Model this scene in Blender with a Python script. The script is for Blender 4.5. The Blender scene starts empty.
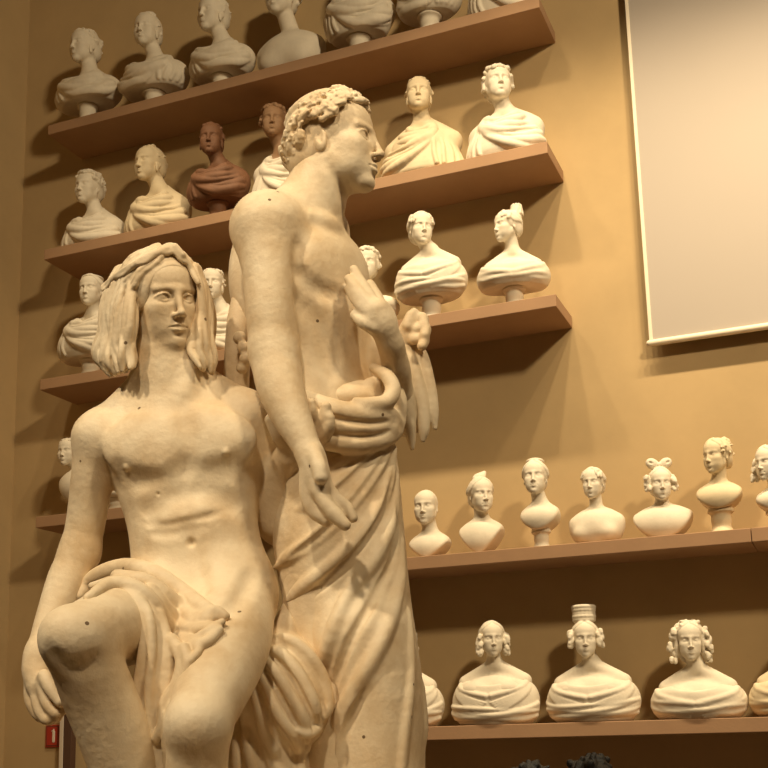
import bpy, math, random
import numpy as np
from mathutils import Matrix, Vector

C = bpy.context.scene.collection
V3 = lambda *a: np.array(a, float)

# ------------------------------------------------------------------ camera
FPX, CX, CY = 1163.35, 384.0, 512.0
YAW, PIT, ROL = -0.38125, 0.19013, -0.02622
CAM = V3(0, -7.0, 1.6)
FW = V3(math.sin(YAW)*math.cos(PIT), math.cos(YAW)*math.cos(PIT), math.sin(PIT))
_r = np.cross(FW, V3(0, 0, 1)); _r /= np.linalg.norm(_r)
_u = np.cross(_r, FW)
RT = _r*math.cos(ROL) + _u*math.sin(ROL)
UP = -_r*math.sin(ROL) + _u*math.cos(ROL)
HF = V3(math.sin(YAW), math.cos(YAW), 0)       # level direction of view
HR = V3(math.cos(YAW), -math.sin(YAW), 0)      # level direction to the right of it


def ray(u, v):
    return FW + RT*((u-CX)/FPX) + UP*((CY-v)/FPX)


def at_y(u, v, y):
    """point seen at (u, v) on the upright plane Y = y, and metres per pixel there"""
    r = ray(u, v); t = (y-CAM[1])/r[1]
    return CAM + r*t, t/FPX


def at_d(u, v, d):
    """point seen at (u, v) at level distance d from the camera, and metres per pixel there"""
    r = ray(u, v); t = d/(r@HF)
    return CAM + r*t, t/FPX


# ------------------------------------------------------------------ sculpting in a distance field
class Fr:
    """a local frame: origin, rotation (columns = local axes), scale"""
    def __init__(s, o, R=None, k=1.0):
        s.o = np.array(o, float); s.R = np.eye(3) if R is None else np.array(R, float); s.k = k

    def p(s, q): return s.o + s.R @ (np.array(q, float)*s.k)


def rotz(a):
    c, s = math.cos(a), math.sin(a)
    return np.array([[c, -s, 0], [s, c, 0], [0, 0, 1.0]])


def rotx(a):
    c, s = math.cos(a), math.sin(a)
    return np.array([[1.0, 0, 0], [0, c, -s], [0, s, c]])


def roty(a):
    c, s = math.cos(a), math.sin(a)
    return np.array([[c, 0, s], [0, 1.0, 0], [-s, 0, c]])


def axes(z, hint=(0, 0, 1)):
    """rotation whose third column is z, second as close to hint as can be"""
    z = np.array(z, float); z /= np.linalg.norm(z)
    y = np.array(hint, float); y = y - z*(y@z)
    if np.linalg.norm(y) < 1e-6: y = np.array([1.0, 0, 0]); y = y - z*(y@z)
    y /= np.linalg.norm(y)
    return np.stack([np.cross(y, z), y, z], 1)


class Vol:
    def __init__(s, lo, hi, h):
        s.lo = np.array(lo, float); s.h = h
        s.n = np.ceil((np.array(hi, float)-s.lo)/h).astype(int)+1
        s.D = np.full(s.n, 1.0, np.float32)

    def box(s, lo, hi):
        a = np.clip(np.floor((lo-s.lo)/s.h).astype(int), 0, s.n)
        b = np.clip(np.ceil((hi-s.lo)/s.h).astype(int)+1, 0, s.n)
        if np.any(b <= a): return None, None
        g = [(s.lo[i]+s.h*np.arange(a[i], b[i])).astype(np.float32) for i in range(3)]
        return (slice(a[0], b[0]), slice(a[1], b[1]), slice(a[2], b[2])), (g[0][:, None, None], g[1][None, :, None], g[2][None, None, :])

    def put(s, lo, hi, f, k, op, pad=None):
        pad = pad or k+4*s.h
        sl, g = s.box(lo-pad, hi+pad)
        if sl is None: return
        d = f(*g); A = s.D[sl]
        k = max(k, 1e-6)
        if op == 'add':
            e = np.maximum(k-np.abs(A-d), 0); s.D[sl] = np.minimum(A, d)-e*e*(0.25/k)
        elif op == 'sub':
            e = np.maximum(k-np.abs(A+d), 0); s.D[sl] = np.maximum(A, -d)+e*e*(0.25/k)

    def keep(s, f, k=0.0):
        """intersect with the region f < 0"""
        sl, g = s.box(s.lo, s.lo+s.h*s.n)
        d = f(*g); A = s.D; k = max(k, 1e-6)
        e = np.maximum(k-np.abs(A-d), 0); s.D = (np.maximum(A, d)+e*e*(0.25/k)).astype(np.float32)

    def ell(s, c, r, R=None, k=0.0, op='add'):
        c = np.array(c, float); r = np.array(r, float)
        R = np.eye(3) if R is None else R
        ext = np.sqrt((R**2) @ (r**2))

        def f(X, Y, Z):
            x, y, z = X-c[0], Y-c[1], Z-c[2]
            q = [(R[0, i]*x+R[1, i]*y+R[2, i]*z) for i in range(3)]
            k0 = np.sqrt(sum((q[i]/r[i])**2 for i in range(3)))
            k1 = np.sqrt(sum((q[i]/r[i]**2)**2 for i in range(3)))
            return k0*(k0-1)/np.maximum(k1, 1e-6)
        s.put(c-ext, c+ext, f, k, op, 2.2*k+4*s.h)

    def cone(s, a, b, ra, rb, k=0.0, op='add', flat=None, fs=1.0, pad=None):
        """round cone a-b; flat: a direction along which it is squeezed by fs"""
        a = np.array(a, float); b = np.array(b, float); m = max(ra, rb)
        lo, hi = np.minimum(a, b)-m, np.maximum(a, b)+m
        ab = b-a
        if flat is not None:
            n = np.array(flat, float); n /= np.linalg.norm(n); g = 1/fs-1
            ab2 = ab+n*(ab@n)*g
        else: ab2 = ab
        L = float(ab2@ab2)+1e-12

        def f(X, Y, Z):
            x, y, z = X-a[0], Y-a[1], Z-a[2]
            if flat is not None:
                e = (x*n[0]+y*n[1]+z*n[2])*g
                x, y, z = x+n[0]*e, y+n[1]*e, z+n[2]*e
            t = np.clip((x*ab2[0]+y*ab2[1]+z*ab2[2])/L, 0, 1)
            d = np.sqrt((x-t*ab2[0])**2+(y-t*ab2[1])**2+(z-t*ab2[2])**2)-(ra+(rb-ra)*t)
            return d*(fs if (flat is not None and fs < 1) else 1.0)
        s.put(lo, hi, f, k, op, pad)

    def ball(s, c, r, k=0.0, op='add'): s.cone(c, c, r, r, k, op)

    def tube(s, pts, rad, k=0.0, op='add', flat=None, fs=1.0):
        """a run of round cones, joined to each other plainly and blended with the rest once"""
        pts = np.array(pts, float)
        rad = np.full(len(pts), rad) if np.isscalar(rad) else np.array(rad, float)
        m = rad.max(); pad = max(k, 1e-6)+4*s.h
        sl, g = s.box(pts.min(0)-m-pad, pts.max(0)+m+pad)
        if sl is None: return
        A = s.D[sl]
        org = s.lo+s.h*np.array([q.start for q in sl])
        B = np.full(A.shape, 9.0, np.float32); Rd = np.zeros(A.shape, np.float32)
        w = Vol.__new__(Vol); w.h = s.h; w.lo = org; w.n = np.array(A.shape)
        n_ = None
        if flat is not None: n_ = np.array(flat, float); n_ /= np.linalg.norm(n_)
        for i in range(len(pts)-1):
            a, b = pts[i], pts[i+1]; mm = max(rad[i], rad[i+1])*1.3+pad
            s2, gg = w.box(np.minimum(a, b)-mm, np.maximum(a, b)+mm)
            if s2 is None: continue
            x, y, z = gg[0]-a[0], gg[1]-a[1], gg[2]-a[2]; ab = b-a
            if n_ is not None:
                q = 1/fs-1; e = (x*n_[0]+y*n_[1]+z*n_[2])*q
                x, y, z = x+n_[0]*e, y+n_[1]*e, z+n_[2]*e; ab = ab+n_*(ab@n_)*q
            t = np.clip((x*ab[0]+y*ab[1]+z*ab[2])/(float(ab@ab)+1e-12), 0, 1)
            D_ = np.sqrt((x-t*ab[0])**2+(y-t*ab[1])**2+(z-t*ab[2])**2)
            mk = D_ < B[s2]
            B[s2] = np.where(mk, D_, B[s2]); Rd[s2] = np.where(mk, rad[i]+(rad[i+1]-rad[i])*t, Rd[s2])
        d = (B-Rd)*(fs if (n_ is not None and fs < 1) else 1.0); k = max(k, 1e-6)
        if op == 'add':
            e = np.maximum(k-np.abs(A-d), 0); s.D[sl] = np.minimum(A, d)-e*e*(0.25/k)
        else:
            e = np.maximum(k-np.abs(A+d), 0); s.D[sl] = np.maximum(A, -d)+e*e*(0.25/k)

    def mesh(s, smooth=1):
        D = s.D
        D[0], D[-1] = 1, 1; D[:, 0], D[:, -1] = 1, 1; D[:, :, 0], D[:, :, -1] = 1, 1
        S = D < 0
        w = np.argwhere(S.any(axis=(1, 2)))
        if len(w) == 0: return np.zeros((0, 3)), np.zeros((0, 4), int)
        ax = [S.any(axis=(1, 2)), S.any(axis=(0, 2)), S.any(axis=(0, 1))]
        b = [(max(np.flatnonzero(q)[0]-2, 0), np.flatnonzero(q)[-1]+3) for q in ax]
        D = D[b[0][0]:b[0][1], b[1][0]:b[1][1], b[2][0]:b[2][1]]; S = D < 0
        org = s.lo+s.h*np.array([q[0] for q in b])
        n = D.shape
        cnt = np.zeros((n[0]-1, n[1]-1, n[2]-1), np.int8)
        for i in (0, 1):
            for j in (0, 1):
                for k in (0, 1): cnt += S[i:n[0]-1+i, j:n[1]-1+j, k:n[2]-1+k]
        I = np.argwhere((cnt > 0) & (cnt < 8)); del cnt
        cid = np.full((n[0]-1, n[1]-1, n[2]-1), -1, np.int32)
        cid[I[:, 0], I[:, 1], I[:, 2]] = np.arange(len(I), dtype=np.int32)
        acc = np.zeros((len(I), 3)); num = np.zeros(len(I))
        cor = np.array([[i, j, k] for i in (0, 1) for j in (0, 1) for k in (0, 1)])
        val = [D[I[:, 0]+c[0], I[:, 1]+c[1], I[:, 2]+c[2]].astype(float) for c in cor]
        for p in range(8):
            for q in range(p+1, 8):
                if np.abs(cor[p]-cor[q]).sum() != 1: continue
                m = (val[p] < 0) != (val[q] < 0)
                t = np.where(m, val[p]/np.where(m, val[p]-val[q], 1), 0)
                acc += m[:, None]*(cor[p]+(cor[q]-cor[p])*t[:, None]); num += m
        Vt = org+s.h*(I+acc/num[:, None])
        quads = []
        for a in range(3):
            o1, o2 = (a+1) % 3, (a+2) % 3
            sl0 = [slice(1, -1)]*3; sl1 = [slice(1, -1)]*3
            sl0[a] = slice(0, -1); sl1[a] = slice(1, None)
            A, B = S[tuple(sl0)], S[tuple(sl1)]
            E = np.argwhere(A != B); fl = A[E[:, 0], E[:, 1], E[:, 2]]
            base = E.copy(); base[:, o1] += 1; base[:, o2] += 1

            def g(d1, d2):
                c = base.copy(); c[:, o1] += d1; c[:, o2] += d2
                return cid[c[:, 0], c[:, 1], c[:, 2]]
            q = np.stack([g(-1, -1), g(0, -1), g(0, 0), g(-1, 0)], 1)
            q[~fl] = q[~fl][:, ::-1]
            quads.append(q)
        Q = np.concatenate(quads)
        Q = Q[(Q >= 0).all(axis=1)]
        for _ in range(smooth):
            sm = np.zeros_like(Vt); nn = np.zeros(len(Vt))
            for x, y in ((0, 1), (1, 2), (2, 3), (3, 0)):
                for c in range(3): sm[:, c] += np.bincount(Q[:, x], Vt[Q[:, y], c], len(Vt))+np.bincount(Q[:, y], Vt[Q[:, x], c], len(Vt))
                nn += np.bincount(Q[:, x], minlength=len(Vt))+np.bincount(Q[:, y], minlength=len(Vt))
            Vt = Vt*.5+.5*sm/np.maximum(nn, 1)[:, None]
        return Vt, Q


def link_mesh(name, V, F, mat, parent=None, smooth=True):
    me = bpy.data.meshes.new(name)
    V = np.asarray(V, np.float32); F = np.asarray(F, np.int32)
    me.vertices.add(len(V)); me.vertices.foreach_set('co', V.ravel())
    me.loops.add(F.size); me.loops.foreach_set('vertex_index', F.ravel())
    me.polygons.add(len(F)); me.polygons.foreach_set('loop_start', np.arange(0, F.size, F.shape[1], dtype=np.int32))
    me.update(calc_edges=True)
    me.polygons.foreach_set('use_smooth', np.full(len(F), smooth))
    me.materials.append(mat)
    o = bpy.data.objects.new(name, me); C.objects.link(o)
    if parent is not None: o.parent = parent
    return o


def vol_obj(name, vol, mat, parent=None, origin=(0, 0, 0), smooth=1):
    V, F = vol.mesh(smooth)
    if len(V) == 0: return None
    return link_mesh(name, V-np.array(origin), F, mat, parent)


def tag(o, label=None, cat=None, group=None, kind=None):
    if label: o['label'] = label
    if cat: o['category'] = cat
    if group: o['group'] = group
    if kind: o['kind'] = kind
    return o


def empty(name, loc):
    o = bpy.data.objects.new(name, None); C.objects.link(o); o.location = loc; o.empty_display_size = .1
    return o


def box(name, lo, hi, mat, parent=None, bevel=0.0, origin=None):
    lo = np.array(lo, float); hi = np.array(hi, float); c = (lo+hi)/2 if origin is None else np.array(origin, float)
    v = [V3(x, y, z)-c for x in (lo[0], hi[0]) for y in (lo[1], hi[1]) for z in (lo[2], hi[2])]
    f = [(0, 1, 3, 2), (4, 6, 7, 5), (0, 4, 5, 1), (2, 3, 7, 6), (0, 2, 6, 4), (1, 5, 7, 3)]
    o = link_mesh(name, v, f, mat, parent, smooth=False)
    if parent is None: o.location = c
    if bevel:
        m = o.modifiers.new('bevel', 'BEVEL'); m.width = bevel; m.segments = 2
    return o


def spline(pts, n=6):
    """Catmull-Rom through points (any dimension)"""
    P = [np.array(p, float) for p in pts]
    P = [2*P[0]-P[1]]+P+[2*P[-1]-P[-2]]
    out = []
    for i in range(1, len(P)-2):
        for j in range(n):
            t = j/n
            out.append(.5*((2*P[i])+(P[i+1]-P[i-1])*t+(2*P[i-1]-5*P[i]+4*P[i+1]-P[i+2])*t*t+(3*P[i]-P[i-1]-3*P[i+1]+P[i+2])*t**3))
    out.append(P[-2])
    return out


# ------------------------------------------------------------------ the human head (1 unit = chin to crown, face towards +Y, up +Z)
def head(v, fr, hero=False, female=False, nose=1.0):
    k = fr.k; P = fr.p; R = fr.R

    def E(c, r, kk, op='add', M=None): v.ell(P(c), np.array(r)*k, R if M is None else R@M, kk*k, op)

    def N(a, b, ra, rb, kk, op='add', flat=None, fs=1.0):
        v.cone(P(a), P(b), ra*k, rb*k, kk*k, op, None if flat is None else R@np.array(flat, float), fs)
    fw = .92 if female else 1.0
    E((0, -.075, .125), (.312, .40, .375), .02)
    E((0, .090, -.10), (.258*fw, .275, .36), .10)
    E((0, .14, .18), (.270, .210, .22), .10)
    for s in (-1, 1):
        N((s*.185*fw, -.01, -.22), (s*.050, .235, -.420), .090, .070, .10)
        E((s*.170*fw, .215, -.110), (.098, .100, .085), .10)
        E((s*.135*fw, .190, -.255), (.105, .115, .130), .10)
    E((0, .285, -.432), (.075 if female else .088, .070, .068), .06)
    E((0, .262, -.300), (.130, .100, .10), .07)
    # brow, sockets, eyes
    for s in (-1, 1):
        N((s*.045, .352, .070), (s*.195, .280, .072), .028, .026, .045)
        E((s*.130, .372, -.010), (.086, .070, .050), .040, 'sub', rotz(-s*.38))
        E((s*.130, .256, -.010), (.072, .080, .064), .010)
        if hero:
            up = [(s*.058, .326, -.016), (s*.092, .340, .018), (s*.132, .338, .027), (s*.176, .312, .014), (s*.204, .282, -.010)]
            lo = [(s*.058, .326, -.018), (s*.096, .334, -.042), (s*.140, .328, -.048), (s*.184, .300, -.030), (s*.204, .280, -.012)]
            v.tube([P(q) for q in spline(up, 4)], .0125*k, .006*k)
            v.tube([P(q) for q in spline(lo, 4)], .0090*k, .008*k)
            crease = [(s*.070, .345, .026), (s*.10, .354, .046), (s*.14, .350, .052), (s*.19, .312, .036)]
            v.tube([P(q) for q in spline(crease, 3)], .006*k, .012*k, 'sub')
    # nose
    b = .338; t = b+.100*nose
    N((0, b+.006, .070), (0, t-.004, -.165), .033, .031, .045)
    E((0, t-.008, -.178), (.040, .040, .034), .03)
    for s in (-1, 1): E((s*.046, b+.046, -.190), (.027, .044, .028), .020)
    if hero:
        for s in (-1, 1): v.ball(P((s*.022, b+.062, -.218)), .012*k, .012*k, 'sub')
    # mouth
    for s in (-1, 1):
        v.tube([P(q) for q in spline([(0, .372, -.279), (s*.018, .376, -.273), (s*.055, .358, -.285), (s*.092, .322, -.300)], 3)], np.linspace(.021, .010, 10)*k, .014*k)
        v.tube([P(q) for q in spline([(0, .364, -.330), (s*.035, .360, -.327), (s*.070, .338, -.314), (s*.092, .322, -.303)], 3)], np.linspace(.027, .010, 10)*k, .014*k)
    v.tube([P(q) for q in spline([(-.096, .330, -.302), (-.045, .380, -.301), (0, .394, -.305), (.045, .380, -.301), (.096, .330, -.302)], 4)], .0065*k, .010*k, 'sub')
    E((0, .372, -.378), (.055, .026, .016), .035, 'sub')
    if hero: N((0, .392, -.255), (0, .402, -.220), .008, .007, .016, 'sub')
    # ears
    for s in (-1, 1):
        M = rotz(-s*.35)@rotx(.15)
        g = 1.18 if hero else 1.0
        E((s*.294, -.060, -.060), (.032*g, .064*g, .108*g), .02, M=M)
        E((s*(.294+.034*g), -.042, -.045), (.018*g, .036*g, .064*g), .012, 'sub', M)
        if hero: E((s*.312, -.020, -.075), (.018, .016, .026), .012, M=M)


def scalp(v, fr, t=.03, low=-.12, front=.0):
    """a cap of hair that leaves face, ears' fronts and throat clear"""
    k = fr.k; P = fr.p; R = fr.R
    v.ell(P((0, -.085, .125)), np.array((.315+t, .40+t, .375+t))*k, R, .0)
    v.ell(P((0, -.22, -.10)), np.array((.27+t, .24+t, .25))*k, R, .08*k)
    v.ell(P((0, .40+front, -.10)), np.array((.32, .30, .40))*k, R, .03*k, 'sub')
    v.ell(P((0, .10, -.38)), np.array((.42, .34, .34))*k, R, .03*k, 'sub')


def shell_pt(az, el, t=.0):
    """point on the skull: az 0 = front, el up"""
    return V3(math.sin(az)*math.cos(el)*(.325+t), -.085+math.cos(az)*math.cos(el)*(.405+t), .125+math.sin(el)*(.38+t))


def curls(v, fr, rng, n, az=(.55, 5.73), el=(-.5, 1.2), r=(.035, .06), t=.03, k=.012):
    for _ in range(n):
        p = shell_pt(rng.uniform(*az), rng.uniform(*el), t)
        rr = rng.uniform(*r)
        d = np.array([rng.uniform(-1, 1), rng.uniform(-1, 1), rng.uniform(-1, 1)]); d *= rr*.9/np.linalg.norm(d)
        v.cone(fr.p(p-d), fr.p(p+d), rr*fr.k, rr*.7*fr.k, k*fr.k)


def locks(v, fr, rng, n, a0, a1, r=.03, t=.035, wob=.05, k=.012):
    """combed strands from (az, el) a0 range to a1 range over the skull"""
    for i in range(n):
        f = (i+.5)/n
        p = [a0[0]+(a0[1]-a0[0])*f, a0[2]+(a0[3]-a0[2])*f]; q = [a1[0]+(a1[1]-a1[0])*f, a1[2]+(a1[3]-a1[2])*f]
        pts = []
        for j in range(7):
            g = j/6
            pts.append(fr.p(shell_pt(p[0]+(q[0]-p[0])*g+wob*math.sin(g*9+i*2), p[1]+(q[1]-p[1])*g+rng.uniform(-wob, wob)*.3, t)))
        v.tube(pts, r*fr.k, k*fr.k)


# ------------------------------------------------------------------ materials
def mat(name, col, rough=.85, mottle=.12, scale=6.0, bump=.15, bscale=60.0, col2=None, spots=0.0, sss=0.0):
    m = bpy.data.materials.new(name); m.use_nodes = True
    nt = m.node_tree; N = nt.nodes; L = nt.links
    b = N['Principled BSDF']; b.inputs['Roughness'].default_value = rough
    tc = N.new('ShaderNodeTexCoord')
    n1 = N.new('ShaderNodeTexNoise'); n1.inputs['Scale'].default_value = scale; n1.inputs['Detail'].default_value = 6; n1.inputs['Roughness'].default_value = .6
    L.new(tc.outputs['Object'], n1.inputs['Vector'])
    rp = N.new('ShaderNodeValToRGB')
    c2 = col2 or tuple(c*(1-mottle*2) for c in col)
    rp.color_ramp.elements[0].position = .3; rp.color_ramp.elements[0].color = (*c2, 1)
    rp.color_ramp.elements[1].position = .62; rp.color_ramp.elements[1].color = (*col, 1)
    L.new(n1.outputs['Fac'], rp.inputs['Fac'])
    out = rp.outputs['Color']
    if spots:
        vo = N.new('ShaderNodeTexVoronoi'); vo.inputs['Scale'].default_value = 9.0
        L.new(tc.outputs['Object'], vo.inputs['Vector'])
        lt = N.new('ShaderNodeMath'); lt.operation = 'LESS_THAN'; lt.inputs[1].default_value = spots
        L.new(vo.outputs['Distance'], lt.inputs[0])
        mx = N.new('ShaderNodeMixRGB'); mx.inputs['Color2'].default_value = (.16, .10, .05, 1)
        L.new(lt.outputs[0], mx.inputs['Fac']); L.new(out, mx.inputs['Color1']); out = mx.outputs['Color']
    L.new(out, b.inputs['Base Color'])
    if bump:
        n2 = N.new('ShaderNodeTexNoise'); n2.inputs['Scale'].default_value = bscale; n2.inputs['Detail'].default_value = 4
        L.new(tc.outputs['Object'], n2.inputs['Vector'])
        bp = N.new('ShaderNodeBump'); bp.inputs['Strength'].default_value = bump; bp.inputs['Distance'].default_value = .01
        L.new(n2.outputs['Fac'], bp.inputs['Height']); L.new(bp.outputs['Normal'], b.inputs['Normal'])
    return m


M = {
    'wall': mat('ochre_wall_paint', (.52, .372, .19), .9, .07, 1.3, .08, 14),
    'shelf': mat('shelf_paint', (.41, .245, .135), .8, .04, 5, .05, 50),
    'floor': mat('stone_floor', (.13, .09, .06), .5, .1, 2, .02),
    'ceiling': mat('ceiling_paint', (.30, .22, .14), .9, .05, 2, .02),
    'plaster': mat('bust_plaster', (.80, .72, .58), .75, .07, 9, .10, 70),
    'cream': mat('cream_bust_plaster', (.76, .63, .42), .75, .08, 9, .10, 70),
    'terracotta': mat('terracotta', (.21, .095, .045), .7, .12, 9, .12, 70),
    'brownclay': mat('brown_clay', (.36, .21, .11), .7, .12, 9, .12, 70),
    'old': mat('aged_plaster', (.82, .69, .49), .62, .09, 6, .22, 55, col2=(.60, .43, .24), spots=.045),
    'screen': mat('screen_fabric', (.46, .405, .355), .9, .01, 1.0, 0),
    'bar': mat('screen_bar', (.86, .76, .60), .5, .01, 4, 0),
    'red': mat('red_sign_enamel', (.42, .035, .02), .4, .02, 4, 0),
    'white': mat('white_enamel', (.80, .72, .62), .4, .01, 4, 0),
    'brown': mat('dark_brown_paint', (.10, .05, .03), .6, .05, 6, .03),
    'pale': mat('pale_edge_paint', (.72, .62, .50), .6, .03, 6, .02),
    'skin': mat('skin', (.50, .28, .19), .5, .04, 20, .02),
    'blackhair': mat('black_hair', (.004, .003, .0025), .6, .1, 60, .4, 200),
    'cloth': mat('dark_cloth', (.05, .05, .06), .9, .08, 30, .1, 200),
    'greycloth': mat('grey_cloth', (.16, .15, .15), .9, .08, 30, .1, 200),
}

# ------------------------------------------------------------------ camera, room
cd = bpy.data.cameras.new('camera'); cam = bpy.data.objects.new('camera', cd); C.objects.link(cam)
cd.sensor_fit = 'HORIZONTAL'; cd.sensor_width = 36; cd.lens = 36*FPX/768
cd.shift_y = (CY-384)/768; cd.shift_x = 0
Mc = np.eye(4); Mc[:3, 0] = RT; Mc[:3, 1] = UP; Mc[:3, 2] = -FW; Mc[:3, 3] = CAM
cam.matrix_world = Matrix(Mc.tolist())
bpy.context.scene.camera = cam

XL, XR, DEP, TH, XC = -5.287, -1.482, .4267, .0791, -5.853
ZS = {'T': 6.1167, 'R': 5.1149, 'S': 4.1144, 'L': 3.1040, 'A': 2.5874, 'B': 1.5685}     # undersides
CEIL = 9.6
tag(box('wall_back', (XC-.2, 0, 0), (7.0, .2, CEIL), M['wall']), kind='structure')
tag(box('wall_left', (XC-.2, -14.5, 0), (XC, 0, CEIL), M['wall']), kind='structure')
tag(box('floor', (XC-.2, -14.5, -.1), (7.0, .2, 0), M['floor']), kind='structure')
tag(box('ceiling', (XC-.2, -14.5, CEIL), (7.0, .2, CEIL+.1), M['ceiling']), kind='structure')

XMID = at_y(335, 520, 0)[0][0]
XSEAM = at_y(751.6, 540, -DEP)[0][0]


def shelf(key, x0, x1, label):
    o = box('wall_shelf', (x0, -DEP, ZS[key]), (x1, 0, ZS[key]+TH), M['shelf'], bevel=.004)
    return tag(o, label, 'shelf', 'painted shelves on the back wall')


shelf('T', XL, XR, 'topmost long brown shelf, carrying the busts cut off by the photo top')
shelf('R', XL, XR, 'long brown wall shelf second from the top, carrying the dark terracotta bust')
shelf('S', XL, XR, 'brown wall shelf third from the top, under the woman with a high bun')
shelf('L', XL, XMID-.15, 'lowest brown shelf on the left, behind the hanging arm of the seated youth')
shelf('A', XMID, XSEAM-.002, 'brown shelf carrying the row of bare-shouldered small busts')
shelf('A', XSEAM+.002, 3.2, 'short shelf piece right of the seam, under the half-cut curly bust')
shelf('B', XMID, 3.2, 'lowest brown shelf, carrying the busts of women in wide shawls')

# projection screen
s0, _ = at_y(649.5, 345, -.0875)
scr = empty('hanging_projection_screen', (s0[0], -.0875, s0[2]))
tag(scr, 'large blank off-white projection screen hanging on the ochre wall', 'screen')
o = box('screen_fabric', (.022, .004, .03), (3.4, .012, 3.4), M['screen'], scr, origin=(0, 0, 0))
o = box('side_border', (0, 0, .03), (.022, .014, 3.4), M['bar'], scr, .003, origin=(0, 0, 0)); o['label'] = 'pale narrow side border'
v = Vol((-.05, -.06, -.06), (3.45, .06, .08), .008)
v.cone((0.0, .005, .012), (3.4, .005, .012), .021, .021)
o = vol_obj('bottom_bar', v, M['bar'], scr); o['label'] = 'round pale bottom bar'

# fire sign and upright by the wall
q, s = at_y(53.6, 736, 0)
sg = box('fire_equipment_sign', (q[0]-.062, -.012, q[2]-.080), (q[0]+.062, 0, q[2]+.080), M['red'], bevel=.003)
tag(sg, 'small red sign with a white pictogram on the wall behind the seated youth', 'sign')
box('sign_border', (-.052, -.008, -.070), (.052, -.0065, .070), M['brown'], sg, origin=(0, 0, 0))
box('sign_panel', (-.047, -.0095, -.065), (.047, -.0075, .065), M['red'], sg, origin=(0, 0, 0))
v = Vol((-.04, -.02, -.06), (.06, .0, .06), .002)
v.cone((.012, -.0105, -.036), (.012, -.0105, .028), .0125, .0125, flat=(0, 1, 0), fs=.2)
v.cone((.012, -.0105, .030), (.012, -.0105, .046), .006, .006, flat=(0, 1, 0), fs=.4)
v.cone((.012, -.0105, .044), (-.008, -.0105, .034), .004, .003, flat=(0, 1, 0), fs=.5)
o = vol_obj('pictogram', v, M['white'], sg); o['label'] = 'white extinguisher pictogram'
q, s = at_y(70.5, 745, -.02)
up = empty('upright_post', (q[0], -.03, 0)); tag(up, 'slim dark brown upright with a pale edge, beside the red sign', 'post')
box('post', (-.034, -.03, 0), (.034, .028, 1.93), M['brown'], up, .004, origin=(0, 0, 0))
o = box('pale_edge', (-.066, -.034, 0), (-.034, .028, 1.95), M['pale'], up, .004, origin=(0, 0, 0)); o['label'] = 'pale edge strip'


# ------------------------------------------------------------------ busts on the shelves
PI = math.pi
HB = .0052


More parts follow.
